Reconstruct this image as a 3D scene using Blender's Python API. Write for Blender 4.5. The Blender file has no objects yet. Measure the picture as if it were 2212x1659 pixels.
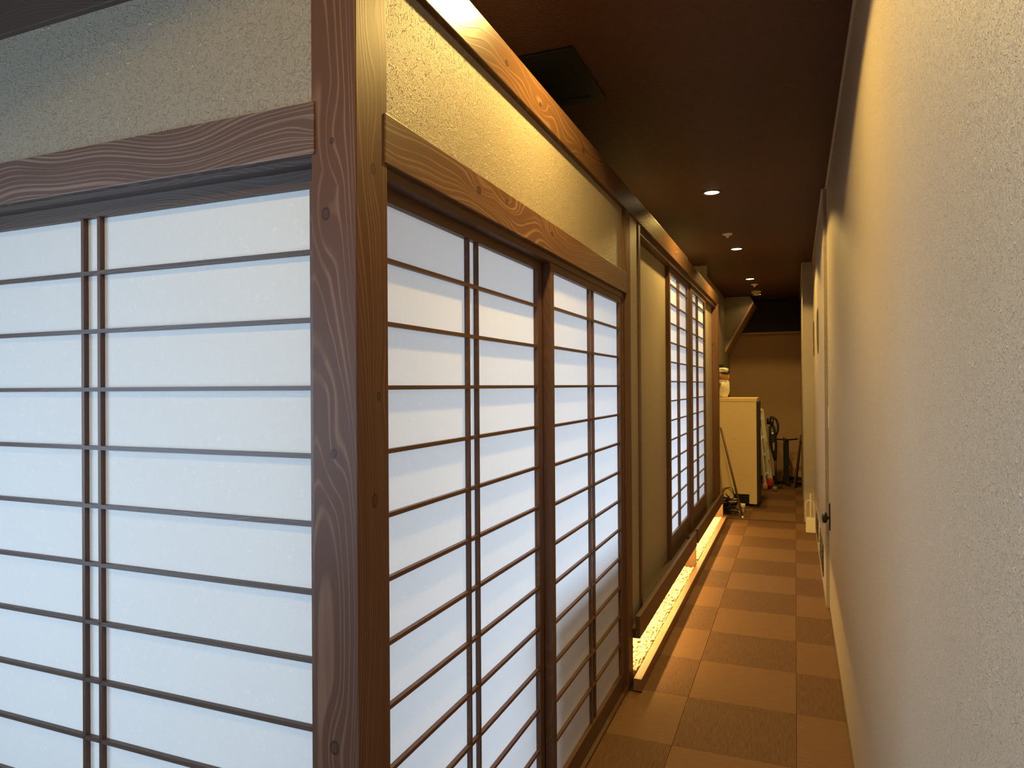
import bpy, bmesh, math, random
from mathutils import Vector, Matrix
random.seed(7)
SC = bpy.context.scene
COL = SC.collection

# ------------------------------------------------------------------ camera
RIGHT = Vector((0.92558950, 0.37847054, -0.00664221))
DOWN = Vector((-0.00763682, 0.00112704, -0.99997020))
FWD = Vector((-0.37845178, 0.92561265, 0.00393348))
cam_d = bpy.data.cameras.new('camera'); cam = bpy.data.objects.new('camera', cam_d); COL.objects.link(cam)
m = Matrix((RIGHT, -DOWN, -FWD)).transposed().to_4x4()
m.translation = Vector((0, 0, 1.555)); cam.matrix_world = m
cam_d.sensor_fit = 'HORIZONTAL'; cam_d.sensor_width = 36; cam_d.lens = 36*1497.15/2212
cam_d.clip_start = 0.02; cam_d.clip_end = 100
SC.camera = cam

# ------------------------------------------------------------------ world, exposure
w = bpy.data.worlds.new('world'); SC.world = w; w.use_nodes = True
w.node_tree.nodes['Background'].inputs[0].default_value = (0.55, 0.68, 0.9, 1)
w.node_tree.nodes['Background'].inputs[1].default_value = 0.3
vs = SC.view_settings
vs.view_transform = 'Standard'; vs.look = 'None'; vs.gamma = 1; vs.use_curve_mapping = False
vs.exposure = 0.0

# ------------------------------------------------------------------ daylight at the windows, lamps further down
WARM = (1.0, 0.66, 0.185)
COOL = (0.50, 0.73, 1.0)
def area(name, loc, dirv, sx, sy, power, color, spread=180):
    d = bpy.data.lights.new(name, 'AREA'); d.shape = 'RECTANGLE'; d.size = sx; d.size_y = sy
    d.energy = power; d.color = color; d.spread = math.radians(spread)
    o = bpy.data.objects.new(name, d); COL.objects.link(o); o.location = loc
    o.rotation_euler = Vector(dirv).to_track_quat('-Z', 'Y').to_euler()
    return o
area('daylight_hall_window', (-2.93, -0.90, 1.36), (1, 0, 0), 2.2, 1.2, 86, COOL)        # hall window beside the camera
area('daylight_room_window', (-2.93, 4.3, 0.88), (1, 0, 0), 5.6, 1.10, 106, (0.60, 0.77, 1.0), 105)   # window of the room behind the screens

ZC = 2.93      # corridor ceiling

# ------------------------------------------------------------------ material helpers
def newmat(name):
    mt = bpy.data.materials.new(name); mt.use_nodes = True
    nt = mt.node_tree; b = nt.nodes['Principled BSDF']
    return mt, nt, b
def N(nt, typ, **kw):
    n = nt.nodes.new(typ)
    for k, v in kw.items():
        if hasattr(n, k): setattr(n, k, v)
        else: n.inputs[k].default_value = v
    return n
def math_n(nt, op, a, b=None, c=None, clamp=False):
    n = nt.nodes.new('ShaderNodeMath'); n.operation = op; n.use_clamp = clamp
    for i, v in enumerate((a, b, c)):
        if v is None: continue
        if isinstance(v, (int, float)): n.inputs[i].default_value = v
        else: nt.links.new(v, n.inputs[i])
    return n.outputs[0]
def mixc(nt, fac, a, b):
    n = nt.nodes.new('ShaderNodeMix'); n.data_type = 'RGBA'
    def put(i, v):
        if isinstance(v, (int, float)): n.inputs[i].default_value = v
        elif isinstance(v, tuple): n.inputs[i].default_value = v if len(v) == 4 else (*v, 1)
        else: nt.links.new(v, n.inputs[i])
    put(0, fac); put(6, a); put(7, b)
    return n.outputs[2]
def bump(nt, bsdf, h, strength, dist):
    n = nt.nodes.new('ShaderNodeBump'); n.inputs['Strength'].default_value = strength; n.inputs['Distance'].default_value = dist
    nt.links.new(h, n.inputs['Height']); nt.links.new(n.outputs[0], bsdf.inputs['Normal'])
def noise(nt, vec, scale, detail=2, rough=0.5, dist=0.0):
    n = nt.nodes.new('ShaderNodeTexNoise'); n.inputs['Scale'].default_value = scale
    n.inputs['Detail'].default_value = detail; n.inputs['Roughness'].default_value = rough; n.inputs['Distortion'].default_value = dist
    nt.links.new(vec, n.inputs['Vector']); return n.outputs[0]
def objco(nt): return nt.nodes.new('ShaderNodeTexCoord').outputs['Object']
def smooth(nt, v, lo, hi, a=0.0, b=1.0):
    n = nt.nodes.new('ShaderNodeMapRange'); n.interpolation_type = 'SMOOTHSTEP'
    nt.links.new(v, n.inputs[0])
    for i, q in enumerate((lo, hi, a, b)): n.inputs[1+i].default_value = q
    return n.outputs[0]
def scaled(nt, vec, s):
    n = nt.nodes.new('ShaderNodeVectorMath'); n.operation = 'MULTIPLY'; n.inputs[1].default_value = s
    nt.links.new(vec, n.inputs[0]); return n.outputs[0]

def plain(name, col, rough=0.5, metal=0.0, spec=0.5, var=0.12, vscale=9):
    mt, nt, b = newmat(name); v = objco(nt)
    n = noise(nt, v, vscale, 4)
    c = mixc(nt, n, tuple(x*(1-var) for x in col), tuple(min(1, x*(1+var)) for x in col))
    nt.links.new(c, b.inputs['Base Color'])
    b.inputs['Roughness'].default_value = rough; b.inputs['Metallic'].default_value = metal
    b.inputs['Specular IOR Level'].default_value = spec
    return mt

def wood(name, axis, base, line, rough=0.45, spacing=0.0085, knots=0.8, spec=0.4, tone=0.25, fig=0.26, slow=1.5, off=0.0):
    """grain runs along the object's local axis; pale growth lines flow round knots"""
    mt, nt, b = newmat(name)
    oi = nt.nodes.new('ShaderNodeObjectInfo').outputs['Random']
    sep = nt.nodes.new('ShaderNodeSeparateXYZ'); nt.links.new(objco(nt), sep.inputs[0])
    order = {'X': (1, 2, 0), 'Y': (0, 2, 1), 'Z': (0, 1, 2)}[axis]
    B, Cc, A = (sep.outputs[i] for i in order)
    A = math_n(nt, 'ADD', A, math_n(nt, 'MULTIPLY', oi, 37.0))
    comb = nt.nodes.new('ShaderNodeCombineXYZ')
    for i, s in enumerate((B, Cc, A)): nt.links.new(s, comb.inputs[i])
    P = comb.outputs[0]
    # knots: one candidate per cell of the face, laid out in the face's own two directions
    sn = nt.nodes.new('ShaderNodeSeparateXYZ'); nt.links.new(nt.nodes.new('ShaderNodeTexCoord').outputs['Normal'], sn.inputs[0])
    isc = math_n(nt, 'GREATER_THAN', math_n(nt, 'ABSOLUTE', sn.outputs[order[1]]), 0.5)
    U = math_n(nt, 'ADD', math_n(nt, 'MULTIPLY', B, isc), math_n(nt, 'MULTIPLY', Cc, math_n(nt, 'SUBTRACT', 1.0, isc)))
    KU, KA = 7.5, 2.7
    k2 = nt.nodes.new('ShaderNodeCombineXYZ'); nt.links.new(math_n(nt, 'MULTIPLY_ADD', U, KU, 0.5), k2.inputs[0])
    nt.links.new(math_n(nt, 'MULTIPLY_ADD', A, KA, math_n(nt, 'MULTIPLY', isc, 5.37)), k2.inputs[1])
    kv = nt.nodes.new('ShaderNodeTexVoronoi'); kv.voronoi_dimensions = '2D'; kv.inputs['Scale'].default_value = 1.0; kv.inputs['Randomness'].default_value = 0.8
    nt.links.new(k2.outputs[0], kv.inputs['Vector'])
    df = nt.nodes.new('ShaderNodeVectorMath'); df.operation = 'SUBTRACT'; nt.links.new(k2.outputs[0], df.inputs[0]); nt.links.new(kv.outputs['Position'], df.inputs[1])
    ds = nt.nodes.new('ShaderNodeSeparateXYZ'); nt.links.new(df.outputs[0], ds.inputs[0])
    du, da = math_n(nt, 'DIVIDE', ds.outputs[0], KU), math_n(nt, 'DIVIDE', ds.outputs[1], KA)
    kc = nt.nodes.new('ShaderNodeSeparateColor'); nt.links.new(kv.outputs['Color'], kc.inputs[0])
    has = math_n(nt, 'GREATER_THAN', kc.outputs[0], 0.40); rad = math_n(nt, 'MULTIPLY_ADD', kc.outputs[1], 0.006, 0.0045)
    def ell(sa): return math_n(nt, 'SQRT', math_n(nt, 'ADD', math_n(nt, 'MULTIPLY', du, du), math_n(nt, 'POWER', math_n(nt, 'ABSOLUTE', math_n(nt, 'DIVIDE', da, sa)), 2.0)))
    dk = math_n(nt, 'DIVIDE', ell(1.35), rad)
    core = math_n(nt, 'MULTIPLY', smooth(nt, dk, 0.70, 0.85, 1.0, 0.0), has)
    rim = math_n(nt, 'MULTIPLY', smooth(nt, dk, 0.95, 1.2, 1.0, 0.0), has)
    swell = math_n(nt, 'MULTIPLY', smooth(nt, ell(3.2), 0.0, 0.045, 1.0, 0.0), has)
    wob = noise(nt, scaled(nt, P, (3.0, 3.0, slow)), 1.0, 1)
    wob2 = noise(nt, scaled(nt, P, (14.0, 14.0, 3.0)), 1.0, 2)
    b0 = math_n(nt, 'ADD', B, math_n(nt, 'MULTIPLY', math_n(nt, 'MULTIPLY_ADD', math_n(nt, 'SUBTRACT', wob, 0.5), 0.13, off), 1.0))
    c0 = math_n(nt, 'ADD', Cc, math_n(nt, 'MULTIPLY_ADD', wob, fig, 0.13-fig/2))
    r = math_n(nt, 'SQRT', math_n(nt, 'ADD', math_n(nt, 'MULTIPLY', b0, b0), math_n(nt, 'MULTIPLY', c0, c0)))
    r = math_n(nt, 'ADD', r, math_n(nt, 'MULTIPLY', swell, 0.022*knots))
    r = math_n(nt, 'ADD', r, math_n(nt, 'MULTIPLY', wob2, 0.006))
    cr = nt.nodes.new('ShaderNodeCombineXYZ'); nt.links.new(math_n(nt, 'MULTIPLY', r, 55.0), cr.inputs[0]); nt.links.new(math_n(nt, 'MULTIPLY', A, 0.25), cr.inputs[1])
    jit = noise(nt, cr.outputs[0], 1.0, 2, 0.6)
    f = math_n(nt, 'FRACT', math_n(nt, 'ADD', math_n(nt, 'DIVIDE', r, spacing), math_n(nt, 'MULTIPLY', jit, 2.6)))
    ln = math_n(nt, 'ABSOLUTE', math_n(nt, 'SUBTRACT', f, 0.5))
    lines = smooth(nt, ln, 0.0, 0.22, 1.0, 0.0)
    lines = math_n(nt, 'MULTIPLY', lines, smooth(nt, noise(nt, scaled(nt, P, (25.0, 25.0, 2.0)), 1.0, 1), 0.25, 0.6, 0.35, 1.0))
    fine = noise(nt, scaled(nt, P, (420.0, 420.0, 6.0)), 1.0, 2)
    blot = noise(nt, scaled(nt, P, (9.0, 9.0, 1.2)), 1.0, 3)
    c1 = mixc(nt, math_n(nt, 'MULTIPLY', lines, 0.85), base, line)
    sc = nt.nodes.new('ShaderNodeMix'); sc.data_type = 'RGBA'; sc.blend_type = 'MULTIPLY'; sc.inputs[0].default_value = 1
    g = math_n(nt, 'ADD', math_n(nt, 'MULTIPLY', fine, 0.30), math_n(nt, 'MULTIPLY_ADD', blot, 2*tone, 0.85-tone))
    nt.links.new(c1, sc.inputs[6]); nt.links.new(g, sc.inputs[7])
    dark = tuple(x*0.16 for x in base)
    c2 = mixc(nt, math_n(nt, 'MULTIPLY', rim, 0.85*min(1, knots*1.8)), sc.outputs[2], tuple(x*0.55 for x in base))
    c3 = mixc(nt, math_n(nt, 'MULTIPLY', math_n(nt, 'SUBTRACT', rim, core), 0.8*min(1, knots*1.8)), c2, dark)
    nt.links.new(c3, b.inputs['Base Color'])
    b.inputs['Roughness'].default_value = rough; b.inputs['Specular IOR Level'].default_value = spec
    bump(nt, b, math_n(nt, 'ADD', lines, math_n(nt, 'MULTIPLY', fine, 0.5)), 0.25, 0.0006)
    return mt

def fibre_mask(nt, vec, scale, width, keep):
    """short curly strands: contour lines of one noise kept where another is high"""
    outs = None
    for k, off in enumerate((0.0, 11.3, 27.9)):
        ad = nt.nodes.new('ShaderNodeVectorMath'); ad.operation = 'ADD'; ad.inputs[1].default_value = (off, off*1.7, off*0.6)
        nt.links.new(vec, ad.inputs[0])
        n1 = noise(nt, ad.outputs[0], scale*(1+0.25*k), 0)
        n2 = noise(nt, ad.outputs[0], scale*1.5*(1+0.2*k), 0)
        ln = smooth(nt, math_n(nt, 'ABSOLUTE', math_n(nt, 'SUBTRACT', n1, 0.5)), 0.0, width, 1.0, 0.0)
        kp = smooth(nt, n2, keep, keep+0.06, 0.0, 1.0)
        q = math_n(nt, 'MULTIPLY', ln, kp)
        outs = q if outs is None else math_n(nt, 'MAXIMUM', outs, q)
    return outs

def wallpaper(name, col, scale=75, rough=0.45, bs=0.9):
    mt, nt, b = newmat(name); v = objco(nt)
    fm = fibre_mask(nt, v, scale, 0.040, 0.56)
    fm2 = fibre_mask(nt, v, scale*2.0, 0.045, 0.56)
    gr = noise(nt, v, 330, 3, 0.65); big = noise(nt, v, 3.0, 3)
    c = mixc(nt, gr, tuple(x*0.62 for x in col), tuple(x*1.30 for x in col))
    c = mixc(nt, math_n(nt, 'MULTIPLY', math_n(nt, 'MAXIMUM', fm, math_n(nt, 'MULTIPLY', fm2, 0.6)), 0.75), c, tuple(min(1, x*1.55) for x in col))
    c = mixc(nt, math_n(nt, 'MULTIPLY', big, 0.25), c, tuple(x*0.85 for x in col))
    nt.links.new(c, b.inputs['Base Color'])
    b.inputs['Roughness'].default_value = rough; b.inputs['Specular IOR Level'].default_value = 0.45
    h = math_n(nt, 'ADD', math_n(nt, 'ADD', math_n(nt, 'MULTIPLY', fm, 0.8), math_n(nt, 'MULTIPLY', fm2, 0.3)), math_n(nt, 'MULTIPLY', gr, 0.8))
    bump(nt, b, h, bs, 0.0032)
    return mt

def shoji_paper():
    mt, nt, b = newmat('washi_paper'); v = objco(nt)
    geo = nt.nodes.new('ShaderNodeNewGeometry').outputs['Position']
    fm = fibre_mask(nt, geo, 42, 0.024, 0.56)
    gr = noise(nt, geo, 260, 3)
    col = mixc(nt, gr, (0.83, 0.82, 0.80), (0.90, 0.89, 0.87))
    col = mixc(nt, math_n(nt, 'MULTIPLY', fm, 0.9), col, (0.99, 0.99, 0.99))
    tr = nt.nodes.new('ShaderNodeBsdfTranslucent'); di = nt.nodes.new('ShaderNodeBsdfDiffuse')
    tcol = mixc(nt, math_n(nt, 'MULTIPLY', fm, 0.35), (0.80, 0.80, 0.79), (0.60, 0.58, 0.55))
    nt.links.new(tcol, tr.inputs[0]); nt.links.new(col, di.inputs[0])
    mx = nt.nodes.new('ShaderNodeMixShader'); mx.inputs[0].default_value = 0.34
    nt.links.new(di.outputs[0], mx.inputs[1]); nt.links.new(tr.outputs[0], mx.inputs[2])
    nt.links.new(mx.outputs[0], nt.nodes['Material Output'].inputs[0])
    return mt

def carpet(name, axis, c1, c2):
    """loop-pile carpet with fine ribs running along the given local axis"""
    mt, nt, b = newmat(name)
    v = objco(nt); oi = nt.nodes.new('ShaderNodeObjectInfo').outputs['Random']
    sep = nt.nodes.new('ShaderNodeSeparateXYZ'); nt.links.new(v, sep.inputs[0])
    u = sep.outputs[0] if axis == 'Y' else sep.outputs[1]
    sx = (260.0, 14.0, 1.0) if axis == 'Y' else (14.0, 260.0, 1.0)
    ad = nt.nodes.new('ShaderNodeVectorMath'); ad.operation = 'ADD'
    cb = nt.nodes.new('ShaderNodeCombineXYZ')
    nt.links.new(math_n(nt, 'MULTIPLY', oi, 9.0), cb.inputs[0]); nt.links.new(math_n(nt, 'MULTIPLY', oi, 5.0), cb.inputs[1])
    nt.links.new(v, ad.inputs[0]); nt.links.new(cb.outputs[0], ad.inputs[1])
    st = noise(nt, scaled(nt, ad.outputs[0], sx), 1.0, 3)
    rib = math_n(nt, 'MULTIPLY_ADD', math_n(nt, 'SINE', math_n(nt, 'MULTIPLY', u, 2*math.pi/0.0072)), 0.5, 0.5)
    k = math_n(nt, 'MULTIPLY_ADD', rib, 0.5, math_n(nt, 'MULTIPLY', math_n(nt, 'SUBTRACT', st, 0.35), 1.3), clamp=True)
    c = mixc(nt, k, c1, c2)
    nt.links.new(c, b.inputs['Base Color'])
    b.inputs['Roughness'].default_value = 0.75; b.inputs['Specular IOR Level'].default_value = 0.25
    bump(nt, b, math_n(nt, 'ADD', rib, st), 0.6, 0.0015)
    return mt

def ceiling_paper():
    mt, nt, b = newmat('embossed_brown_ceiling'); v = objco(nt)
    wv = nt.nodes.new('ShaderNodeTexWave'); wv.wave_type = 'BANDS'; wv.bands_direction = 'Y'
    wv.inputs['Scale'].default_value = 15.0; wv.inputs['Distortion'].default_value = 5.0; wv.inputs['Detail'].default_value = 1.0
    wv.inputs['Detail Scale'].default_value = 6.0
    nt.links.new(scaled(nt, v, (0.6, 1.6, 1)), wv.inputs['Vector'])
    n = noise(nt, v, 1.3, 3)
    c = mixc(nt, n, (0.056, 0.0195, 0.0145), (0.080, 0.028, 0.021))
    nt.links.new(c, b.inputs['Base Color']); b.inputs['Roughness'].default_value = 0.5; b.inputs['Specular IOR Level'].default_value = 0.32
    bump(nt, b, wv.outputs[1], 0.6, 0.006)
    return mt

def emit(name, col, strength):
    mt, nt, b = newmat(name)
    b.inputs['Base Color'].default_value = (*col, 1); b.inputs['Emission Color'].default_value = (*col, 1); b.inputs['Emission Strength'].default_value = strength
    return mt

BR = (0.135, 0.064, 0.037); LN = (0.29, 0.165, 0.100)
W_Z = wood('stained_cedar_upright', 'Z', (0.112, 0.051, 0.030), (0.225, 0.122, 0.075), spec=0.22, rough=0.5, fig=0.17, slow=0.6, spacing=0.0066, off=0.05, knots=0.45); W_Y = wood('stained_cedar_along_corridor', 'Y', BR, LN, spacing=0.010)
W_X = wood('stained_cedar_crosswise', 'X', (0.120, 0.068, 0.050), (0.27, 0.18, 0.14), spacing=0.010, knots=1.0)
BEAM_Y = wood('stained_cedar_top_beam', 'Y', (0.094, 0.046, 0.021), (0.170, 0.093, 0.045), spacing=0.012, rough=0.33, knots=0.9, spec=0.22)
DK = (0.098, 0.046, 0.026); DL = (0.14, 0.072, 0.042)
D_Z = wood('dark_cedar_upright', 'Z', DK, DL, knots=0.0, spacing=0.006); D_Y = wood('dark_cedar_along_corridor', 'Y', DK, DL, knots=0.0, spacing=0.006)
D_X = wood('dark_cedar_crosswise', 'X', (0.084, 0.052, 0.039), (0.125, 0.082, 0.063), knots=0.0, spacing=0.006)  # greyer than the other dark cedar: cool light and sheen mixed into colour
SILL = wood('plain_brown_board', 'Y', (0.090, 0.042, 0.023), (0.115, 0.055, 0.031), knots=0.0, spacing=0.02)
KERB = wood('pale_stained_board', 'Y', (0.22, 0.115, 0.060), (0.27, 0.15, 0.08), knots=0.0, spacing=0.02, tone=0.12)
WALLP = wallpaper('fibre_wallpaper_beige', (0.365, 0.305, 0.225), scale=46)
WALLR = wallpaper('fibre_wallpaper_right', (0.47, 0.40, 0.32), scale=60, bs=0.9)  # paler copy of the beige paper; stronger light on this wall put into colour
PAPER = shoji_paper()
C_DARK = carpet('carpet_ribs_lengthwise', 'Y', (0.064, 0.030, 0.0125), (0.225, 0.107, 0.048))
C_LIGHT = carpet('carpet_ribs_crosswise', 'X', (0.135, 0.066, 0.029), (0.250, 0.127, 0.058))  # one tile turned both ways; how the pile catches light is in the colours
CEIL = ceiling_paper()
BLACK = plain('black_plastic', (0.012, 0.011, 0.011), 0.35); CHAR = plain('charcoal_metal', (0.020, 0.019, 0.018), 0.4)
HATCH = plain('black_hatch_paint', (0.010, 0.009, 0.010), 0.42)
WHITE = plain('off_white_plastic', (0.75, 0.70, 0.60), 0.4, var=0.05)
CREAM = plain('cream_painted_wall', (0.53, 0.335, 0.19), 0.7, var=0.05)
ALU = plain('brushed_aluminium', (0.86, 0.82, 0.72), 0.4, metal=0.1, var=0.06)
RED = plain('red_rubber', (0.45, 0.03, 0.02), 0.5); PINK = plain('pink_cloth', (0.75, 0.35, 0.30), 0.8)
DARKWALL = plain('dark_brown_paint', (0.030, 0.018, 0.012), 0.7)
GLOSS_D = plain('dark_gloss', (0.02, 0.014, 0.01), 0.1)

# ------------------------------------------------------------------ object helpers
WORLD = {}
def link(o, parent, wpos):
    COL.objects.link(o); WORLD[o.name] = Vector(wpos)
    if parent is not None:
        o.parent = parent; o.location = Vector(wpos) - WORLD[parent.name]
    else: o.location = wpos
    return o
def tag(o, label=None, cat=None, group=None, kind=None):
    if label: o['label'] = label
    if cat: o['category'] = cat
    if group: o['group'] = group
    if kind: o['kind'] = kind
    return o
def empty(name, loc, label, cat, group=None, kind=None):
    o = bpy.data.objects.new(name, None); o.empty_display_size = 0.05; link(o, None, loc)
    return tag(o, label, cat, group, kind)
def meshobj(name, bm, mat, parent=None, wpos=(0, 0, 0), smooth_s=False):
    me = bpy.data.meshes.new(name); bm.to_mesh(me); bm.free(); me.materials.append(mat)
    if smooth_s:
        for p in me.polygons: p.use_smooth = True
    return link(bpy.data.objects.new(name, me), parent, wpos)
def box(name, x0, x1, y0, y1, z0, z1, mat, parent=None, bev=0.0):
    c = Vector(((x0+x1)/2, (y0+y1)/2, (z0+z1)/2)); s = Vector((abs(x1-x0), abs(y1-y0), abs(z1-z0)))
    bm = bmesh.new(); bmesh.ops.create_cube(bm, size=1)
    for v in bm.verts: v.co = Vector((v.co.x*s.x, v.co.y*s.y, v.co.z*s.z))
    if bev: bmesh.ops.bevel(bm, geom=bm.edges[:], offset=bev, segments=2, affect='EDGES', profile=0.6)
    return meshobj(name, bm, mat, parent, c)
def quad(name, x0, x1, y0, y1, z0, z1, mat, parent=None):
    c = Vector(((x0+x1)/2, (y0+y1)/2, (z0+z1)/2)); bm = bmesh.new()
    if abs(y1-y0) < 1e-9: pts = [(x0, y0, z0), (x1, y0, z0), (x1, y0, z1), (x0, y0, z1)]
    elif abs(x1-x0) < 1e-9: pts = [(x0, y0, z0), (x0, y1, z0), (x0, y1, z1), (x0, y0, z1)]
    else: pts = [(x0, y0, z0), (x1, y0, z0), (x1, y1, z0), (x0, y1, z0)]
    bm.faces.new([bm.verts.new(Vector(p)-c) for p in pts])
    return meshobj(name, bm, mat, parent, c)
def tube_bm(bm, pts, r, seg=10, cap=True):
    pts = [Vector(p) for p in pts]; rings = []
    rr = r if isinstance(r, (list, tuple)) else [r]*len(pts)
    prev = None
    for i, p in enumerate(pts):
        t = (pts[min(i+1, len(pts)-1)] - pts[max(i-1, 0)]).normalized()
        if prev is None:
            a = t.orthogonal().normalized()
        else:
            a = (prev - t*prev.dot(t)).normalized()
        prev = a; bv = t.cross(a)
        rings.append([bm.verts.new(p + (a*math.cos(2*math.pi*k/seg) + bv*math.sin(2*math.pi*k/seg))*rr[i]) for k in range(seg)])
    for a, b in zip(rings, rings[1:]):
        for k in range(seg): bm.faces.new((a[k], a[(k+1) % seg], b[(k+1) % seg], b[k]))
    if cap: bm.faces.new(rings[0][::-1]); bm.faces.new(rings[-1])
def tube(name, pts, r, mat, parent=None, seg=10):
    c = Vector(pts[0]); bm = bmesh.new(); tube_bm(bm, [Vector(p)-c for p in pts], r, seg)
    return meshobj(name, bm, mat, parent, c, True)
def lathe(name, prof, loc, mat, parent=None, seg=32, axis='Z', ring=False):
    """prof: list of (radius, height)"""
    bm = bmesh.new(); rings = []
    for r, h in prof:
        rg = []
        for k in range(seg):
            a = 2*math.pi*k/seg
            p = (r*math.cos(a), r*math.sin(a), h)
            if axis == 'X': p = (h, r*math.cos(a), r*math.sin(a))
            rg.append(bm.verts.new(p))
        rings.append(rg)
    for a, b in zip(rings, rings[1:]):
        for k in range(seg): bm.faces.new((a[k], a[(k+1) % seg], b[(k+1) % seg], b[k]))
    if ring:
        for k in range(seg): bm.faces.new((rings[-1][k], rings[-1][(k+1) % seg], rings[0][(k+1) % seg], rings[0][k]))
    else: bm.faces.new(rings[0][::-1]); bm.faces.new(rings[-1])
    bmesh.ops.recalc_face_normals(bm, faces=bm.faces[:])
    return meshobj(name, bm, mat, parent, loc)
def prism(name, poly, axis, a0, a1, mat, parent=None, bev=0):
    """poly in the plane normal to axis (X: (y,z); Y: (x,z); Z: (x,y)), extruded a0..a1"""
    f = {'X': lambda p, a: (a, p[0], p[1]), 'Y': lambda p, a: (p[0], a, p[1]), 'Z': lambda p, a: (p[0], p[1], a)}[axis]
    P0 = [Vector(f(p, a0)) for p in poly]; P1 = [Vector(f(p, a1)) for p in poly]
    c = sum(P0+P1, Vector())/(2*len(poly)); bm = bmesh.new()
    A = [bm.verts.new(p-c) for p in P0]; Bv = [bm.verts.new(p-c) for p in P1]
    bm.faces.new(A); bm.faces.new(Bv[::-1]); n = len(poly)
    for i in range(n): bm.faces.new((A[i], Bv[i], Bv[(i+1) % n], A[(i+1) % n]))
    bmesh.ops.recalc_face_normals(bm, faces=bm.faces[:])
    if bev: bmesh.ops.bevel(bm, geom=bm.edges[:], offset=bev, segments=2, affect='EDGES')
    return meshobj(name, bm, mat, parent, c)
def struct(o, label=None): return tag(o, label, None, None, 'structure')

# ================================================================== SETTING
YE = 8.43                    # end of the corridor carpet
floor = struct(box('floor', -3.0, 0.30, -2.2, 12.3, -0.12, -0.007, plain('floor_slab', (0.03, 0.022, 0.015), 0.9)), 'floor under the ribbed carpet tiles')
cols = [(-1.507, -1.007), (-1.007, -0.507), (-0.507, -0.007), (-0.007, 0.493)]
def put_tiles(xa, xb, ya, yb, z):
    k = math.floor((ya-3.04)/0.5)
    while 3.04+0.5*k < yb:
        r0, r1 = max(ya, 3.04+0.5*k), min(yb, 3.54+0.5*k)
        for ci, (c0, c1) in enumerate(cols):
            x0, x1 = max(xa, c0), min(xb, c1)
            if x1-x0 > 0.02 and r1-r0 > 0.02:
                dark = (k+ci) % 2 == 0
                box('carpet_tile', x0+0.0006, x1-0.0006, r0+0.0006, r1-0.0006, z-0.007, z, C_DARK if dark else C_LIGHT, floor, 0.0012)
        k += 1
put_tiles(-0.82, 0.215, 0.54, 3.50, 0.0)
put_tiles(-0.735, 0.215, 3.50, YE, 0.0)
put_tiles(-1.02, 0.085, YE+0.035, 12.19, 0.0)

struct(box('ceiling', -3.0, 0.30, -2.2, 12.3, ZC, ZC+0.1, CEIL), 'dark brown ceiling with embossed waves')
struct(box('wall_right', 0.21, 0.30, -2.2, 5.30, 0, ZC, WALLR), 'beige fibre wallpaper wall beside the corridor')
wr2 = struct(box('wall_right_far', 0.188, 0.30, 5.30, 8.45, 0, ZC, WALLR), 'further stretch of beige wall standing proud of the near wall')
struct(box('wall_right_pier', 0.082, 0.30, 8.45, 12.3, 0, ZC, WALLR), 'wall pier at the corridor end')
struct(box('wall_far', -1.10, 0.10, 12.20, 12.3, 0, 2.42, CREAM), 'plain wall closing the storage corner')
struct(box('wall_far_upper', -1.10, 0.10, 12.16, 12.3, 2.42, ZC, DARKWALL), 'dark band above the picture rail')
struct(box('trim_1', -1.02, 0.082, 12.14, 12.2, 2.395, 2.425, CREAM), 'pale picture rail on the far wall')
struct(box('baseboard_far', -1.02, 0.082, 12.185, 12.2, 0, 0.06, DARKWALL), 'dark baseboard of the far wall')
struct(box('wall_left_far', -1.13, -1.02, 8.22, 12.2, 0, ZC, WALLP), 'wall beside the upright cabinet')
struct(box('wall_back', -3.0, 0.30, -2.3, -2.2, 0, ZC, WALLP), 'wall behind the camera')
# thin pale edging where the right wall meets the ceiling
TRIMM = plain('pale_edging', (0.45, 0.38, 0.30), 0.5)
struct(box('trim_2', 0.200, 0.21, -2.2, 5.29, ZC-0.012, ZC-0.001, TRIMM)); struct(box('trim_3', 0.178, 0.188, 5.30, 8.44, ZC-0.012, ZC-0.001, TRIMM))
struct(box('trim_4', 0.072, 0.082, 8.45, 12.1, ZC-0.012, ZC-0.001, TRIMM))
struct(box('trim_5', -0.735, 0.186, YE, YE+0.034, -0.006, 0.012, SILL, bev=0.003), 'brown threshold strip across the corridor end')
struct(box('baseboard_right', 0.204, 0.21, -2.2, 5.3, 0, 0.006, SILL))

# window wall on the far left (outside the view), with two framed windows that give the daylight
WF = plain('window_frame_paint', (0.5, 0.48, 0.44), 0.5); PANE = emit('daylit_pane', (0.75, 0.87, 1.0), 1.0)
struct(box('wall_left', -3.12, -3.0, -2.3, 8.3, 0, 0.3, WALLP)); struct(box('wall_left_upper', -3.12, -3.0, -2.3, 8.3, 2.3, ZC, WALLP))
for n, (a, b2) in enumerate([(-2.3, -2.05), (0.25, 1.45), (7.15, 8.3)]): struct(box('wall_left_pier_%d' % (n+1), -3.12, -3.0, a, b2, 0.3, 2.3, WALLP))
for n, (a, b2) in enumerate([(-2.05, 0.25), (1.45, 7.15)]):
    wd = empty('window_%d' % (n+1), (-3.06, (a+b2)/2, 0.3), None, None, None, 'structure')
    for z0, z1 in ((0.3, 0.36), (2.24, 2.3)): box('window_frame', -3.08, -3.0, a, b2, z0, z1, WF, wd)
    nn = 3 if n == 0 else 6
    for i in range(nn+1):
        yy = a+0.03+(b2-a-0.06)*i/nn; box('window_frame', -3.08, -3.0, yy-0.03, yy+0.03, 0.36, 2.24, WF, wd)
    for i in range(nn):
        y0 = a+0.06+(b2-a-0.06)*i/nn; box('pane', -3.05, -3.04, y0, y0+(b2-a-0.06)/nn-0.06, 0.36, 2.24, PANE, wd)

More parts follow.
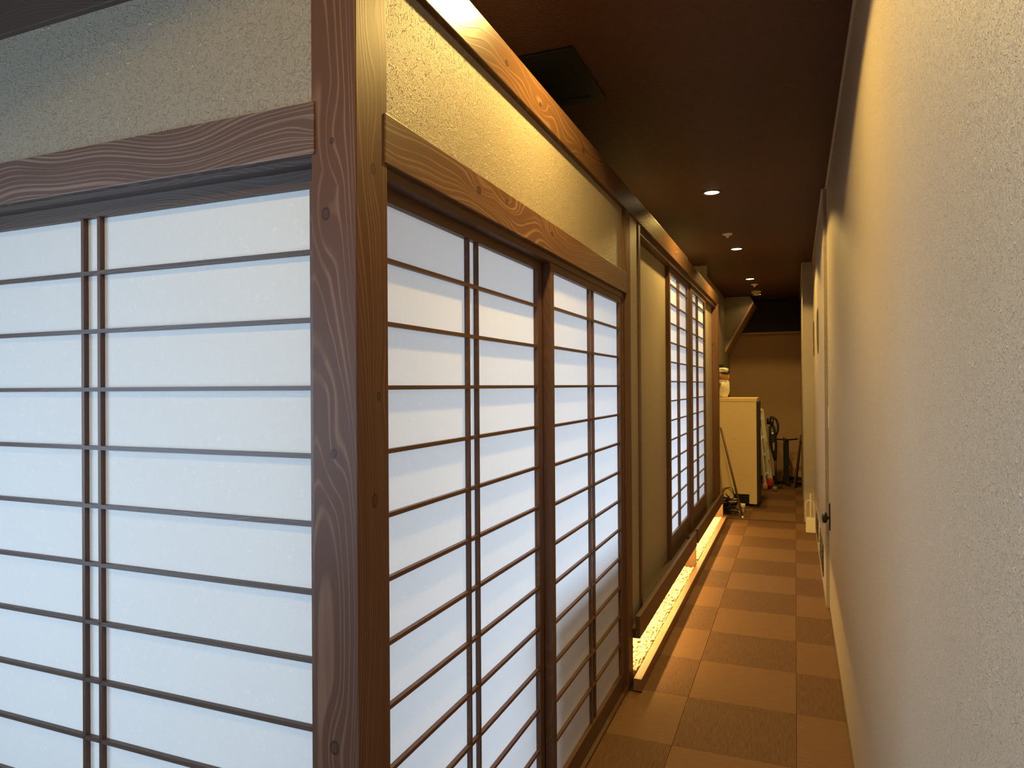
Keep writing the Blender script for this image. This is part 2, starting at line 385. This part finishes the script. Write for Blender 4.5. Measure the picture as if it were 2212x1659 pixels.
# ---- the room built of screens: front face at y = 1.15, corridor face at x = -0.80
ZB0, ZB1 = 2.467, 2.592
struct(box('ceiling_inner', -3.0, -0.86, 1.20, 8.2, 2.50, 2.54, plain('inner_ceiling_board', (0.55, 0.50, 0.44), 0.7)), 'ceiling inside the screened room')
struct(box('wall_inner_end', -3.0, -0.93, 8.2, 8.25, 0, ZC, WALLP), 'end wall of the screened room')
struct(box('floor_inner', -3.0, -0.92, 1.28, 8.2, 0, 0.03, plain('straw_mat', (0.45, 0.43, 0.36), 0.8)), 'mat floor inside the screened room')
struct(box('shade_block_inner', -1.22, -1.12, 2.40, 4.6, 0.03, 0.72, plain('shade_block_dark', (0.10, 0.07, 0.05), 0.7)), 'added unseen block that shades the lower paper from inside the room')  # added out of sight; its shadow darkens the lower screen paper

front_up = struct(box('wall_front_upper', -3.0, -0.90, 1.166, 1.21, 2.10, 2.50, WALLP), 'beige fibre wallpaper above the front screen')
side_up = struct(box('wall_side_upper', -0.86, -0.82, 1.25, 3.60, 2.10, 2.48, WALLP), 'beige fibre wallpaper above the two corridor screens')
struct(box('wall_side_strip', -0.89, -0.812, 3.61, 3.838, 0.279, 2.47, WALLP), 'narrow wallpaper strip beside the corridor post')
struct(box('wall_side_panel', -0.93, -0.8808, 3.90, 5.20, 0.27, 2.47, WALLP), 'recessed wallpaper panel before the tall screens')
struct(box('wall_side_end_panel', -0.93, -0.8690, 7.19, 8.08, 0.27, 2.47, WALLP), 'recessed wallpaper panel after the tall screens')
struct(box('wall_side_backing', -0.94, -0.932, 3.60, 8.15, 0.0, 0.36, SILL), 'board behind the glowing floor troughs')

tag(box('corner_post', -0.908, -0.80, 1.15, 1.264, 0, 2.60, W_Z, bev=0.003), 'square brown cedar post at the outer corner of the screens', 'post')
tag(box('end_post', -0.93, -0.80, 8.065, 8.19, 0.279, ZB0, W_Z, bev=0.003), 'brown post closing the row of screens next to the cream cabinet', 'post')
tag(box('jamb_post', -0.92, -0.80, 3.515, 3.612, 0, ZB0, W_Z, bev=0.002), 'brown post between the two-panel screens and the wallpaper strip', 'post')
struct(box('trim_6', -0.90, -0.812, 3.486, 3.515, 0, 2.03, D_Z), 'dark jamb the second corridor screen closes against')
struct(box('trim_7', -0.90, -0.806, 3.852, 3.90, 0.279, ZB0, D_Z), 'narrow upright trim beside the wallpaper strip')
struct(box('trim_8', -0.83, -0.812, 3.545, 3.60, 2.13, ZB0, D_Z), 'thin upright edging at the end of the wallpaper above the screens')
tag(box('lintel_beam', -3.0, -0.8985, 1.146, 1.21, 2.030, 2.136, W_X, bev=0.002), 'knotty grey brown lintel over the wide front screen', 'beam')
tag(box('lintel_beam', -0.90, -0.7965, 1.252, 3.512, 2.030, 2.136, W_Y, bev=0.002), 'knotty golden brown lintel over the two corridor screens', 'beam')
tag(box('top_beam', -3.0, -0.908, 1.15, 1.21, ZB0, ZB1, D_X, bev=0.002), 'dark top beam above the wallpaper of the front face', 'beam')
tag(box('top_beam', -0.90, -0.80, 1.264, 5.76, ZB0, ZB1, BEAM_Y, bev=0.003), 'long golden top beam catching the downlight along the corridor', 'beam')
tag(box('top_beam', -0.90, -0.804, 5.763, 8.20, ZB0-0.002, ZB1-0.012, BEAM_Y, bev=0.003), 'shorter top beam at the far end over the tall screens', 'beam')
struct(box('trim_10', -0.90, -0.822, 3.9, 8.06, 2.43, ZB0, D_Y), 'dark rail above the tall screens')
struct(box('trim_11', -0.90, -0.813, 1.264, 3.512, 2.004, 2.030, D_Y), 'dark grooved rail under the corridor lintel')
struct(box('trim_12', -3.0, -0.905, 1.165, 1.25, 2.018, 2.030, D_X), 'dark rail under the front lintel')
struct(box('trim_13', -0.92, -0.80, 1.264, 3.515, -0.005, 0.014, D_Y), 'low dark sill under the corridor screens')
struct(box('trim_14', -3.0, -0.908, 1.165, 1.28, -0.005, 0.014, D_X), 'low dark sill under the front screen')

# ================================================================== SHOJI SCREENS
def shoji(name, label, face, u0, u1, z0, z1, stile, top, bottom, vbars, rails, deep=0.030, kw=0.010, kd=0.013, kh=0.010, cat='screen', group=None):
    """face ('Y', y): lattice faces -y, runs along x; face ('X', x): faces +x, runs along y.  rails / vbars = positions of the lattice strips"""
    ax, f = face
    def B(n, ua, ub, za, zb, d0, d1, mat, par):
        if ax == 'Y': return box(n, ua, ub, f+d0, f+d1, za, zb, mat, par)
        return box(n, f-d1, f-d0, ua, ub, za, zb, mat, par)
    mid = (u0+u1)/2
    root = empty(name, (mid, f+0.015, z0) if ax == 'Y' else (f-0.015, mid, z0), label, cat, group)
    wz, wu = (D_Z, D_X if ax == 'Y' else D_Y)
    B('stile', u0, u0+stile[0], z0, z1, 0, deep, wz, root); B('stile', u1-stile[1], u1, z0, z1, 0, deep, wz, root)
    a, b2 = u0+stile[0], u1-stile[1]
    B('top_rail', a, b2, z1-top, z1, 0, deep, wu, root); B('bottom_rail', a, b2, z0, z0+bottom, 0, deep, wu, root)
    za, zb = z0+bottom, z1-top
    fd = 0.004                                   # lattice set back from the frame face
    for v in vbars: B('upright_strip', v-kw/2, v+kw/2, za, zb, fd, fd+kd, wz, root)
    for r in rails: B('cross_strip', a, b2, r-kh/2, r+kh/2, fd, fd+kd-0.001, wu, root)
    us = [a]+[x for v in sorted(vbars) for x in (v-kw/2, v+kw/2)]+[b2]
    zs = [za]+[x for r in sorted(rails) for x in (r-kh/2, r+kh/2)]+[zb]
    d = fd+kd+0.0005
    # one sheet of paper behind the lattice, seen as single panes between the strips
    us = [us[0]]+[(us[i]+us[i+1])/2 for i in range(1, len(us)-1, 2)]+[us[-1]]
    zs = [zs[0]]+[(zs[i]+zs[i+1])/2 for i in range(1, len(zs)-1, 2)]+[zs[-1]]
    for ua, ub in zip(us, us[1:]):
        for zc, zd in zip(zs, zs[1:]):
            if ax == 'Y': quad('paper_pane', ua, ub, f+d, f+d, zc, zd, PAPER, root)
            else: quad('paper_pane', f-d, f-d, ua, ub, zc, zd, PAPER, root)
    return root
RL = [1.8445-0.1448*k for k in range(12)]
shoji('shoji_screen', 'wide cool-lit paper screen left of the corner post', ('Y', 1.196), -2.40, -0.9095, 0.014, 2.018, (0.035, 0.040), 0.036, 0.093, [-1.652, -1.594], RL)
struct(box('wall_front', -3.0, -2.41, 1.19, 1.25, 0.014, 2.018, WALLP), 'wall continuing left of the front screen')
shoji('shoji_screen', 'tall paper screen directly right of the corner post', ('X', -0.850), 1.270, 2.405, 0.014, 2.004, (0.045, 0.075), 0.030, 0.093, [1.772, 1.832], RL)
shoji('shoji_screen', 'narrower-looking second paper screen along the corridor, in the front track', ('X', -0.817), 2.372, 3.486, 0.014, 2.004, (0.038, 0.045), 0.030, 0.085, [2.905, 2.963], RL)
RA = [2.312-0.1452*k for k in range(14)]
shoji('shoji_screen', 'floor-raised tall screen over the first glowing trough, left of the pair', ('X', -0.850), 5.14, 6.165, 0.279, 2.43, (0.045, 0.09), 0.045, 0.166, [5.575, 5.640], RA[:-1])
RB = [2.304-0.1432*k for k in range(13)]
shoji('shoji_screen', 'floor-raised tall screen over the second glowing trough, right of the pair', ('X', -0.838), 6.175, 7.235, 0.279, 2.43, (0.11, 0.06), 0.045, 0.196, [6.622, 6.690], RB)

# ================================================================== GLOWING FLOOR TROUGHS
TRACK = wood('dark_track_board', 'Y', (0.040, 0.019, 0.011), (0.052, 0.025, 0.015), knots=0.0, spacing=0.02)
LEDM = emit('warm_led_strip', (1.0, 0.62, 0.20), 6.0)
def trough(y0, y1, label):
    t = empty('floor_light_trough', (-0.83, (y0+y1)/2, 0.0), label, 'floor light', 'glowing pebble troughs under the tall screens')
    sb = box('sill_board', -0.788, -0.765, y0, y1, 0.228, 0.345, SILL, t, 0.002)
    box('track_rail', -0.90, -0.788, y0, y1, 0.228, 0.278, TRACK, t)
    box('end_board', -0.93, -0.772, y1-0.022, y1, 0.0, 0.228, KERB, t)
    box('led_strip', -0.893, -0.873, y0+0.03, y1-0.05, 0.216, 0.226, LEDM, sb)
    lo = area('led_lamp', (-0.883, (y0+y1)/2, 0.214), (0.25, 0, -1), 0.02, y1-y0-0.08, 19, (1.0, 0.60, 0.16))
    lo.rotation_euler = (0, -0.75, 0)
    return t
trough(3.62, 5.90, 'glowing pebble trough under the nearer tall screen')
trough(5.985, 8.20, 'glowing pebble trough under the farther tall screen')
tag(box('trough_kerb', -0.776, -0.735, 3.51, 8.32, 0.0, 0.063, KERB, bev=0.0015), 'long pale wooden kerb holding the glowing pebbles', 'kerb')
def pebbles():
    base = bmesh.new(); bmesh.ops.create_icosphere(base, subdivisions=1, radius=1)
    bv = [v.co.copy() for v in base.verts]; bf = [[v.index for v in f.verts] for f in base.faces]; base.free()
    V, F = [], []; rnd = random.Random(3)
    y = 3.63
    while y < 8.17:
        x = -0.925
        while x < -0.787:
            if not (5.87 < y < 5.91):
                s = rnd.uniform(0.006, 0.0105); c = Vector((x+rnd.uniform(-.003, .002), y+rnd.uniform(-.004, .004), 0.050+rnd.uniform(-.006, .010)))
                e = Vector((rnd.uniform(.8, 1.3), rnd.uniform(.8, 1.3), rnd.uniform(.6, .9)))*s
                o = len(V)
                V += [tuple(c+Vector((p.x*e.x, p.y*e.y, p.z*e.z))) for p in bv]; F += [[i+o for i in f] for f in bf]
            x += 0.0135
        y += 0.0135
    me = bpy.data.meshes.new('pebbles'); me.from_pydata(V, [], F); me.materials.append(plain('white_pebbles', (0.85, 0.82, 0.68), 0.5, var=0.2, vscale=60))
    for p in me.polygons: p.use_smooth = True
    o = bpy.data.objects.new('pebbles', me); link(o, None, (0, 0, 0)); tag(o, 'bed of small white pebbles glowing yellow in the floor troughs', 'pebbles', None, 'stuff')
pebbles()
tag(box('pebble_tray', -0.93, -0.782, 3.62, 8.18, 0.0, 0.033, KERB), 'tray floor under the glowing pebbles', 'tray')

# ================================================================== CEILING FITTINGS
RIM = plain('dark_lamp_rim', (0.03, 0.018, 0.012), 0.4); LAMP = emit('warm_lamp_lens', (1.0, 0.80, 0.45), 9.0)
def downlight(x, y, power, label):
    t = empty('downlight', (x, y, ZC), label, 'downlight', 'recessed ceiling downlights along the corridor')
    rm = lathe('rim', [(0.050, -0.001), (0.068, -0.001), (0.066, -0.006), (0.052, -0.007)], (x, y, ZC), RIM, t, ring=True)
    lathe('lens', [(0.050, -0.0005), (0.050, -0.004)], (x, y, ZC), LAMP, rm)
    d = bpy.data.lights.new('downlight_lamp', 'SPOT'); d.energy = power; d.color = WARM; d.spot_size = math.radians(146); d.spot_blend = 0.12; d.shadow_soft_size = 0.035
    d.use_nodes = True; ln = d.node_tree; em = ln.nodes['Emission']        # reflector: output falls off gently away from straight down
    sz = ln.nodes.new('ShaderNodeSeparateXYZ'); ln.links.new(ln.nodes.new('ShaderNodeTexCoord').outputs['Normal'], sz.inputs[0])
    ln.links.new(math_n(ln, 'POWER', math_n(ln, 'ABSOLUTE', sz.outputs[2]), 0.6), em.inputs['Strength'])
    o = bpy.data.objects.new('downlight_lamp', d); COL.objects.link(o); o.location = (x, y, ZC-0.045)
    return t
downlight(-0.55, 0.0, 62, 'downlight above the camera, outside the picture')
downlight(-0.52, 2.14, 118, 'downlight just above the top edge of the picture')
downlight(-0.54, 5.10, 100, 'nearest and largest lit downlight in the brown ceiling')
downlight(-0.538, 7.31, 122, 'second lit downlight, between the two small round ceiling sensors')
downlight(-0.533, 9.45, 85, 'third lit downlight, above the cream cabinet')
downlight(-0.526, 11.10, 3, 'farthest lit downlight next to the ceiling speaker')
def sensor(x, y, label):
    t = empty('ceiling_sensor', (x, y, ZC), label, 'sensor', 'round ceiling sensors')
    lathe('plate', [(0.045, 0), (0.044, -0.008), (0.034, -0.012)], (x, y, ZC), WHITE, t)
    lathe('nozzle', [(0.016, -0.012), (0.014, -0.03), (0.006, -0.036)], (x, y, ZC), ALU, t, 16)
sensor(-0.56, 6.56, 'small white round sprinkler plate between the nearest two downlights')
sensor(-0.507, 10.0, 'tiny round plate beyond the third downlight')
t = empty('ceiling_detector', (-0.52, 10.75, ZC), 'cream round detector beside the farthest downlight', 'detector')
lathe('mount', [(0.07, 0), (0.07, -0.02), (0.062, -0.028)], (-0.52, 10.75, ZC), WHITE, t); lathe('sensing_head', [(0.045, -0.028), (0.05, -0.05), (0.03, -0.062)], (-0.52, 10.75, ZC), WHITE, t)
hx0, hx1, hy0, hy1 = -1.36, -0.822, 2.675, 3.215
t = empty('ceiling_hatch', ((hx0+hx1)/2, (hy0+hy1)/2, ZC), 'black square access hatch in the brown ceiling', 'hatch')
for a in [(hx0, hx0+.06, hy0, hy1), (hx1-.06, hx1, hy0, hy1), (hx0+.06, hx1-.06, hy0, hy0+.05), (hx0+.06, hx1-.06, hy1-.05, hy1)]:
    box('hatch_frame', *a, ZC-0.012, ZC-0.0005, HATCH, t, 0.002)
box('hatch_lid', hx0+.064, hx1-.064, hy0+.054, hy1-.054, ZC-0.007, ZC-0.0005, HATCH, t, 0.002)
struct(box('ceiling_slot', -0.80, -0.10, 11.72, 11.95, ZC-0.01, ZC-0.001, BLACK), 'dark slot in the ceiling near the far wall')

# sloped bulkhead in the storage corner
bh = empty('sloped_bulkhead', (-0.9, 11.4, 2.1), 'beige wedge-shaped bulkhead sloping down from the far ceiling', 'bulkhead')
prism('bulkhead_body', [(-1.018, ZC-0.002), (-0.64, ZC-0.002), (-0.60, 2.86), (-1.018, 2.13)], 'Y', 11.35, 12.1, WALLP, bh)
prism('bulkhead_edge', [(-1.016, 2.13), (-0.60, 2.86), (-0.585, 2.83), (-1.016, 2.06)], 'Y', 11.32, 12.1, CREAM, bh)
box('bulkhead_trim', -1.016, -0.64, 11.335, 11.35, ZC-0.014, ZC-0.002, TRIMM, bh)

# ================================================================== RIGHT WALL FITTINGS
t = empty('door_knob', (0.21, 5.12, 0.62), 'black knob on a long black plate low on the right wall', 'door handle')
box('back_plate', 0.202, 0.2105, 5.09, 5.15, 0.58, 0.76, BLACK, t, 0.003)
lathe('neck', [(0.012, 0.0), (0.012, -0.012)], (0.203, 5.12, 0.66), BLACK, t, 16, 'X')
lathe('knob', [(0.014, -0.010), (0.032, -0.014), (0.038, -0.028), (0.034, -0.040), (0.018, -0.046)], (0.203, 5.12, 0.66), BLACK, t, 20, 'X')
tag(box('strike_plate', 0.206, 0.2115, 5.19, 5.225, 1.26, 1.40, ALU, bev=0.002), 'thin metal strike plate on the wall edge above the black knob', 'metal plate')
def wall_oval(y, z, r, label):  # glossy dark disc in a thin brown ring on the wall face
    t = empty('dark_oval', (0.188, y, z), label, 'round window', 'dark ovals high on the right wall')
    lathe('window_ring', [(r, 0.0), (r, -0.004), (r*0.94, -0.006), (r*0.93, 0.0)], (0.188, y, z), SILL, t, 40, 'X', True)
    lathe('window_pane', [(r*0.92, 0.0), (r*0.92, -0.003)], (0.188, y, z), GLOSS_D, t, 40, 'X')
wall_oval(6.68, 2.03, 0.20, 'nearer dark oval set high in the right wall')
wall_oval(8.10, 2.05, 0.19, 'farther dark oval set high in the right wall beside the pier')
def vent(y0, y1, z0, z1, label):
    t = empty('wall_vent', (0.188, (y0+y1)/2, z0), label, 'vent', 'low dark vents in the right wall')
    box('vent_frame', 0.182, 0.1885, y0, y1, z0, z1, BLACK, t, 0.001)
    for k in range(4):
        zz = z0+(z1-z0)*(k+0.8)/5; box('vent_slat', 0.178, 0.183, y0+0.02, y1-0.02, zz, zz+0.012, CHAR, t)
vent(5.75, 6.45, 0.10, 0.34, 'nearer low black vent at the foot of the right wall')
vent(7.0, 7.55, 0.10, 0.30, 'farther low black vent at the foot of the right wall')

# ================================================================== STORAGE CORNER
def cabinet():
    FRI, nt, b = newmat('worn_cream_enamel'); v = objco(nt)
    sp = smooth(nt, noise(nt, scaled(nt, v, (22, 22, 16)), 1.0, 4, 0.65), 0.62, 0.74)
    lo = noise(nt, v, 2.2, 4)
    c = mixc(nt, lo, (0.78, 0.59, 0.30), (0.88, 0.68, 0.36)); c = mixc(nt, math_n(nt, 'MULTIPLY', sp, 0.5), c, (0.25, 0.16, 0.08))
    nt.links.new(c, b.inputs['Base Color']); b.inputs['Roughness'].default_value = 0.45
    t = empty('upright_cabinet', (-0.72, 9.65, 0), 'tall cream enamel refrigerator cabinet with scuffed side', 'cabinet')
    # side panel with a dark opening at the foot
    prism('side_panel', [(-0.98, 0.04), (-0.735, 0.04), (-0.735, 0.16), (-0.555, 0.16), (-0.555, 0.04), (-0.463, 0.04), (-0.463, 1.345), (-0.98, 1.345)], 'Y', 9.34, 9.37, FRI, t)
    box('cabinet_body', -0.98, -0.465, 9.372, 9.90, 0.20, 1.345, FRI, t)
    box('top_lid', -0.985, -0.455, 9.332, 9.91, 1.345, 1.392, FRI, t, 0.004)
    box('door', -0.463, -0.435, 9.345, 9.90, 0.06, 1.34, CHAR, t, 0.003)
    box('machine_bay', -0.97, -0.475, 9.40, 9.89, 0.03, 0.20, BLACK, t)
    for x in (-0.95, -0.49): box('foot', x-0.02, x+0.02, 9.36, 9.40, 0.0, 0.04, BLACK, t)
    for x in (-0.95, -0.49): box('foot', x-0.02, x+0.02, 9.84, 9.88, 0.0, 0.04, BLACK, t)
cabinet()
def blob(name, c, rad, mat, parent, seed, amp=0.18, sub=3):
    bm = bmesh.new(); bmesh.ops.create_icosphere(bm, subdivisions=sub, radius=1); rnd = random.Random(seed)
    ph = [(rnd.uniform(2, 6), rnd.uniform(0, 6), Vector((rnd.uniform(-1, 1), rnd.uniform(-1, 1), rnd.uniform(-1, 1))).normalized()) for _ in range(7)]
    for v in bm.verts:
        k = 1+amp*sum(math.sin(f*v.co.dot(d)+p) for f, p, d in ph)/3.0
        v.co = Vector((max(-.92, min(.92, v.co.x*k))*rad[0], v.co.y*k*rad[1], max(-.9, min(.95, v.co.z*k))*rad[2]))
    return meshobj(name, bm, mat, parent, c, True)
BAGW = plain('thin_white_plastic', (0.78, 0.72, 0.55), 0.5, var=0.06); CARD = plain('brown_cardboard', (0.30, 0.15, 0.06), 0.7)
t = empty('plastic_bag', (-0.88, 9.5, 1.392), 'bulging white plastic bag with brown goods on top of the cabinet', 'bag')
blob('bag_body', (-0.885, 9.50, 1.392+0.13), (0.092, 0.10, 0.145), BAGW, t, 5, 0.10)
prism('brown_wrapper', [(-0.98, 1.44), (-0.93, 1.45), (-0.895, 1.58), (-0.97, 1.60)], 'Y', 9.385, 9.40, CARD, t)
blob('brown_goods', (-0.87, 9.50, 1.675), (0.075, 0.08, 0.055), plain('orange_brown_goods', (0.50, 0.24, 0.09), 0.6), t, 9, 0.2)
blob('black_goods', (-0.85, 9.47, 1.715), (0.05, 0.05, 0.022), BLACK, t, 11, 0.25)
blob('white_top', (-0.89, 9.48, 1.752), (0.085, 0.07, 0.035), BAGW, t, 12, 0.25)
tag(prism('dark_flap', [(-1.0, 1.85), (-0.925, 1.85), (-0.955, 1.80), (-1.0, 1.76)], 'Y', 10.2, 10.22, BLACK), 'small dark corner sticking out above the plastic bag', 'flap')
t = empty('leaning_pole', (-0.585, 8.53, 0), 'dark wooden pole leaning by the cream cabinet', 'pole')
tube('shaft', [(-0.585, 8.53, 0.012), (-0.715, 8.72, 0.50), (-0.86, 8.93, 1.03)], 0.013, D_Z, t)
tube('tip', [(-0.580, 8.522, 0.0), (-0.5855, 8.531, 0.02)], [0.010, 0.014], ALU, t)
t = empty('cable_heap', (-0.76, 8.75, 0), 'tangled heap of black cables on the floor past the trough', 'cables')
rnd = random.Random(21)
for k in range(18):
    cx, cy, cz, R = -0.80+rnd.uniform(-.05, .10), 8.72+rnd.uniform(-.10, .12), 0.03+0.010*k, rnd.uniform(0.06, 0.11)*(1-0.02*k)
    tx, ty = rnd.uniform(-.5, .5), rnd.uniform(-.5, .5)
    pts = [(cx+R*math.cos(a), cy+R*math.sin(a), max(0.012, cz+R*0.5*(tx*math.cos(a)+ty*math.sin(a)))) for a in [2*math.pi*i/22 for i in range(20+rnd.randint(0, 3))]]
    tube('cable', pts, 0.008, BLACK, t, 6)
for k in range(4):
    x0, y0 = -0.84+0.05*k, 8.70+rnd.uniform(-.05, .05); h = rnd.uniform(0.12, 0.24)
    pts = [(x0+0.10*math.sin(u*2.6+k), y0+0.05*u, 0.10+h*math.sin(u*math.pi*0.8)) for u in [i/12 for i in range(13)]]
    tube('cable_end', pts, 0.005, BLACK, t, 6)
box('plug', -0.69, -0.655, 8.66, 8.69, 0.16, 0.20, WHITE, t, 0.004)
box('plug', -0.63, -0.60, 8.62, 8.65, 0.045, 0.065, WHITE, t, 0.004)
t = empty('small_box', (-0.625, 8.95, 0), 'small pale plastic box on the floor in front of the cabinet', 'box')
box('box_body', -0.665, -0.592, 8.93, 9.02, 0.0, 0.06, plain('tan_plastic', (0.50, 0.40, 0.24), 0.5), t, 0.003); box('box_lid', -0.675, -0.582, 8.92, 9.03, 0.06, 0.092, WHITE, t, 0.004)

# step ladder leaning behind the cabinet
t = empty('step_ladder', (-0.40, 11.0, 0), 'folded aluminium step ladder standing behind the cabinet', 'ladder')
def bar(name, p, q, w, d, mat, par):
    p, q = Vector(p), Vector(q); L = (q-p).length; bm = bmesh.new(); bmesh.ops.create_cube(bm, size=1)
    for v in bm.verts: v.co = Vector((v.co.x*w, v.co.y*d, v.co.z*L))
    bmesh.ops.rotate(bm, verts=bm.verts, cent=(0, 0, 0), matrix=(q-p).to_track_quat('Z', 'Y').to_matrix())
    return meshobj(name, bm, mat, par, (p+q)/2)
LA = [((-0.432, 10.95, 0.08), (-0.525, 11.10, 1.16)), ((-0.375, 11.02, 0.12), (-0.478, 11.12, 1.19)), ((-0.432, 11.30, 0.02), (-0.525, 11.35, 1.16)), ((-0.345, 11.32, 0.02), (-0.478, 11.36, 1.18))]
RAILS = [bar('ladder_rail', p, q, 0.020, 0.045, ALU, t) for p, q in LA]
def lerp(a, b, k): return tuple(a[i]+(b[i]-a[i])*k for i in range(3))
for k in (0.12, 0.38, 0.62, 0.88):
    bar('ladder_step', lerp(*LA[0], k), lerp(*LA[1], k), 0.018, 0.03, ALU, t)
    bar('ladder_step', lerp(*LA[0], k), lerp(*LA[2], k), 0.03, 0.012, ALU, t)
    bar('ladder_step', lerp(*LA[1], k-0.06), lerp(*LA[3], k-0.06), 0.03, 0.012, ALU, t)
box('top_cap', -0.535, -0.465, 11.08, 11.38, 1.16, 1.20, ALU, t, 0.004)
blob('pink_foot_cover', (-0.425, 10.94, 0.055), (0.036, 0.03, 0.058), PINK, RAILS[0], 31, 0.12); blob('red_foot_cover', (-0.362, 11.01, 0.10), (0.045, 0.03, 0.075), RED, RAILS[1], 32, 0.15)
for k, (p, q) in enumerate(LA[2:]): box('rubber_foot', p[0]-0.016, p[0]+0.016, p[1]-0.03, p[1]+0.03, 0, 0.03, BLACK, RAILS[2+k])

# stick vacuum cleaner
t = empty('stick_vacuum', (-0.31, 11.25, 0), 'black stick vacuum cleaner propped by the step ladder', 'vacuum cleaner')
VB = plain('dark_grey_plastic', (0.03, 0.027, 0.022), 0.35)
vb = tube('motor_body', [(-0.335, 11.2, 0.93), (-0.325, 11.2, 0.80), (-0.318, 11.2, 0.66), (-0.300, 11.2, 0.50), (-0.290, 11.2, 0.42)], [0.045, 0.056, 0.058, 0.036, 0.022], VB, t, 18)
tube('battery', [(-0.375, 11.2, 0.96), (-0.375, 11.2, 1.05)], 0.034, BLACK, t, 14)
tube('neck', [(-0.335, 11.2, 0.93), (-0.33, 11.2, 1.05)], 0.026, VB, t, 14)
tube('handle', [(-0.36, 11.2, 1.06), (-0.32, 11.2, 1.075), (-0.27, 11.2, 1.03), (-0.245, 11.2, 0.95), (-0.25, 11.2, 0.86), (-0.285, 11.2, 0.78)], 0.017, VB, t, 12)
tube('wand', [(-0.291, 11.2, 0.44), (-0.285, 11.2, 0.25), (-0.278, 11.2, 0.05)], 0.017, VB, t, 12)
box('floor_head', -0.30, -0.20, 11.14, 11.26, 0.0, 0.045, CHAR, t, 0.008)
lathe('button', [(0.018, 0), (0.016, 0.006)], (-0.323, 11.138, 0.83), ALU, vb, 16).rotation_euler = (math.pi/2, 0, 0)
cu = bpy.data.curves.new('lettering', 'FONT'); cu.body = 'makita'; cu.size = 0.045; cu.extrude = 0.0005; cu.align_x = 'CENTER'; cu.align_y = 'CENTER'
to = bpy.data.objects.new('lettering_curve', cu); COL.objects.link(to)
bpy.context.view_layer.update()
me = bpy.data.meshes.new_from_object(to.evaluated_get(bpy.context.evaluated_depsgraph_get())); bpy.data.objects.remove(to)
me.materials.append(WHITE) if not me.materials else None
lt = bpy.data.objects.new('lettering', me); link(lt, vb, (-0.312, 11.135, 0.63)); lt.rotation_euler = (math.pi/2, -math.pi/2, 0)

# pedestal table frame without its top
t = empty('table_base', (-0.143, 11.66, 0), 'black pedestal table frame without a top', 'table base')
box('column', -0.183, -0.103, 11.62, 11.70, 0.03, 0.69, BLACK, t, 0.004)
for a in (math.radians(12), math.radians(102)):
    for sgn in (1, -1):
        d = Vector((math.cos(a)*sgn, math.sin(a)*sgn, 0)); c = Vector((-0.143, 11.66, 0))
        bar('top_arm', c+Vector((0, 0, 0.695))+d*0.03, c+Vector((0, 0, 0.712))+d*0.175, 0.03, 0.022, BLACK, t)
        bar('base_foot', c+Vector((0, 0, 0.045))+d*0.03, c+Vector((0, 0, 0.018))+d*0.215, 0.055, 0.03, BLACK, t)
lathe('hub', [(0.06, 0.0), (0.06, 0.03), (0.045, 0.05)], (-0.143, 11.66, 0.0), BLACK, t)
for k, (xb, y, h, lab) in enumerate([(-0.045, 11.25, 0.80, 'nearer dark board leaning on the pier by the table frame'), (-0.015, 11.42, 0.70, 'darker board tucked behind the leaning board')]):
    o = prism('leaning_board', [(xb, 0.0), (xb+0.022, 0.0), (0.081, h), (0.063, h)], 'Y', y, y+0.14, D_Z); tag(o, lab, 'board', 'boards leaning on the pier')
tag(prism('floor_board', [(-0.30, 0.18), (-0.21, 0.20), (-0.20, 0.0), (-0.30, 0.0)], 'Y', 12.10, 12.13, CREAM), 'small pale panel standing at the foot of the far wall', 'panel')
t = empty('slipper', (-0.29, 10.92, 0), 'grey slipper lying by the ladder foot', 'slipper')
blob('slipper_sole', (-0.29, 10.92, 0.012), (0.045, 0.10, 0.012), plain('grey_rubber', (0.12, 0.10, 0.08), 0.6), t, 41, 0.08); blob('slipper_upper', (-0.29, 10.96, 0.03), (0.04, 0.055, 0.028), plain('grey_cloth', (0.22, 0.19, 0.14), 0.8), t, 42, 0.08)
# cleaning set standing against the right wall
t = empty('cleaning_stand', (0.138, 7.97, 0), 'white box stand with wire hoop and upright stick by the right wall', 'cleaning stand')
WT = plain('white_enamel', (0.80, 0.72, 0.52), 0.4, var=0.04)
prism('stand_box', [(0.091, 0.0), (0.186, 0.0), (0.184, 0.145), (0.094, 0.145)], 'Y', 7.93, 8.03, WT, t, 0.003)
tube('hoop', [(0.092, 7.945, 0.14), (0.090, 7.945, 0.27)]+[(0.131-0.041*math.cos(a), 7.945, 0.292+0.046*math.sin(a)) for a in [math.pi*i/10 for i in range(11)]]+[(0.172, 7.945, 0.27), (0.176, 7.945, 0.14)], 0.0035, ALU, t, 8)
tube('stick', [(0.140, 7.975, 0.13), (0.141, 7.975, 0.39), (0.141, 7.975, 0.405)], [0.009, 0.009, 0.005], WT, t, 12)
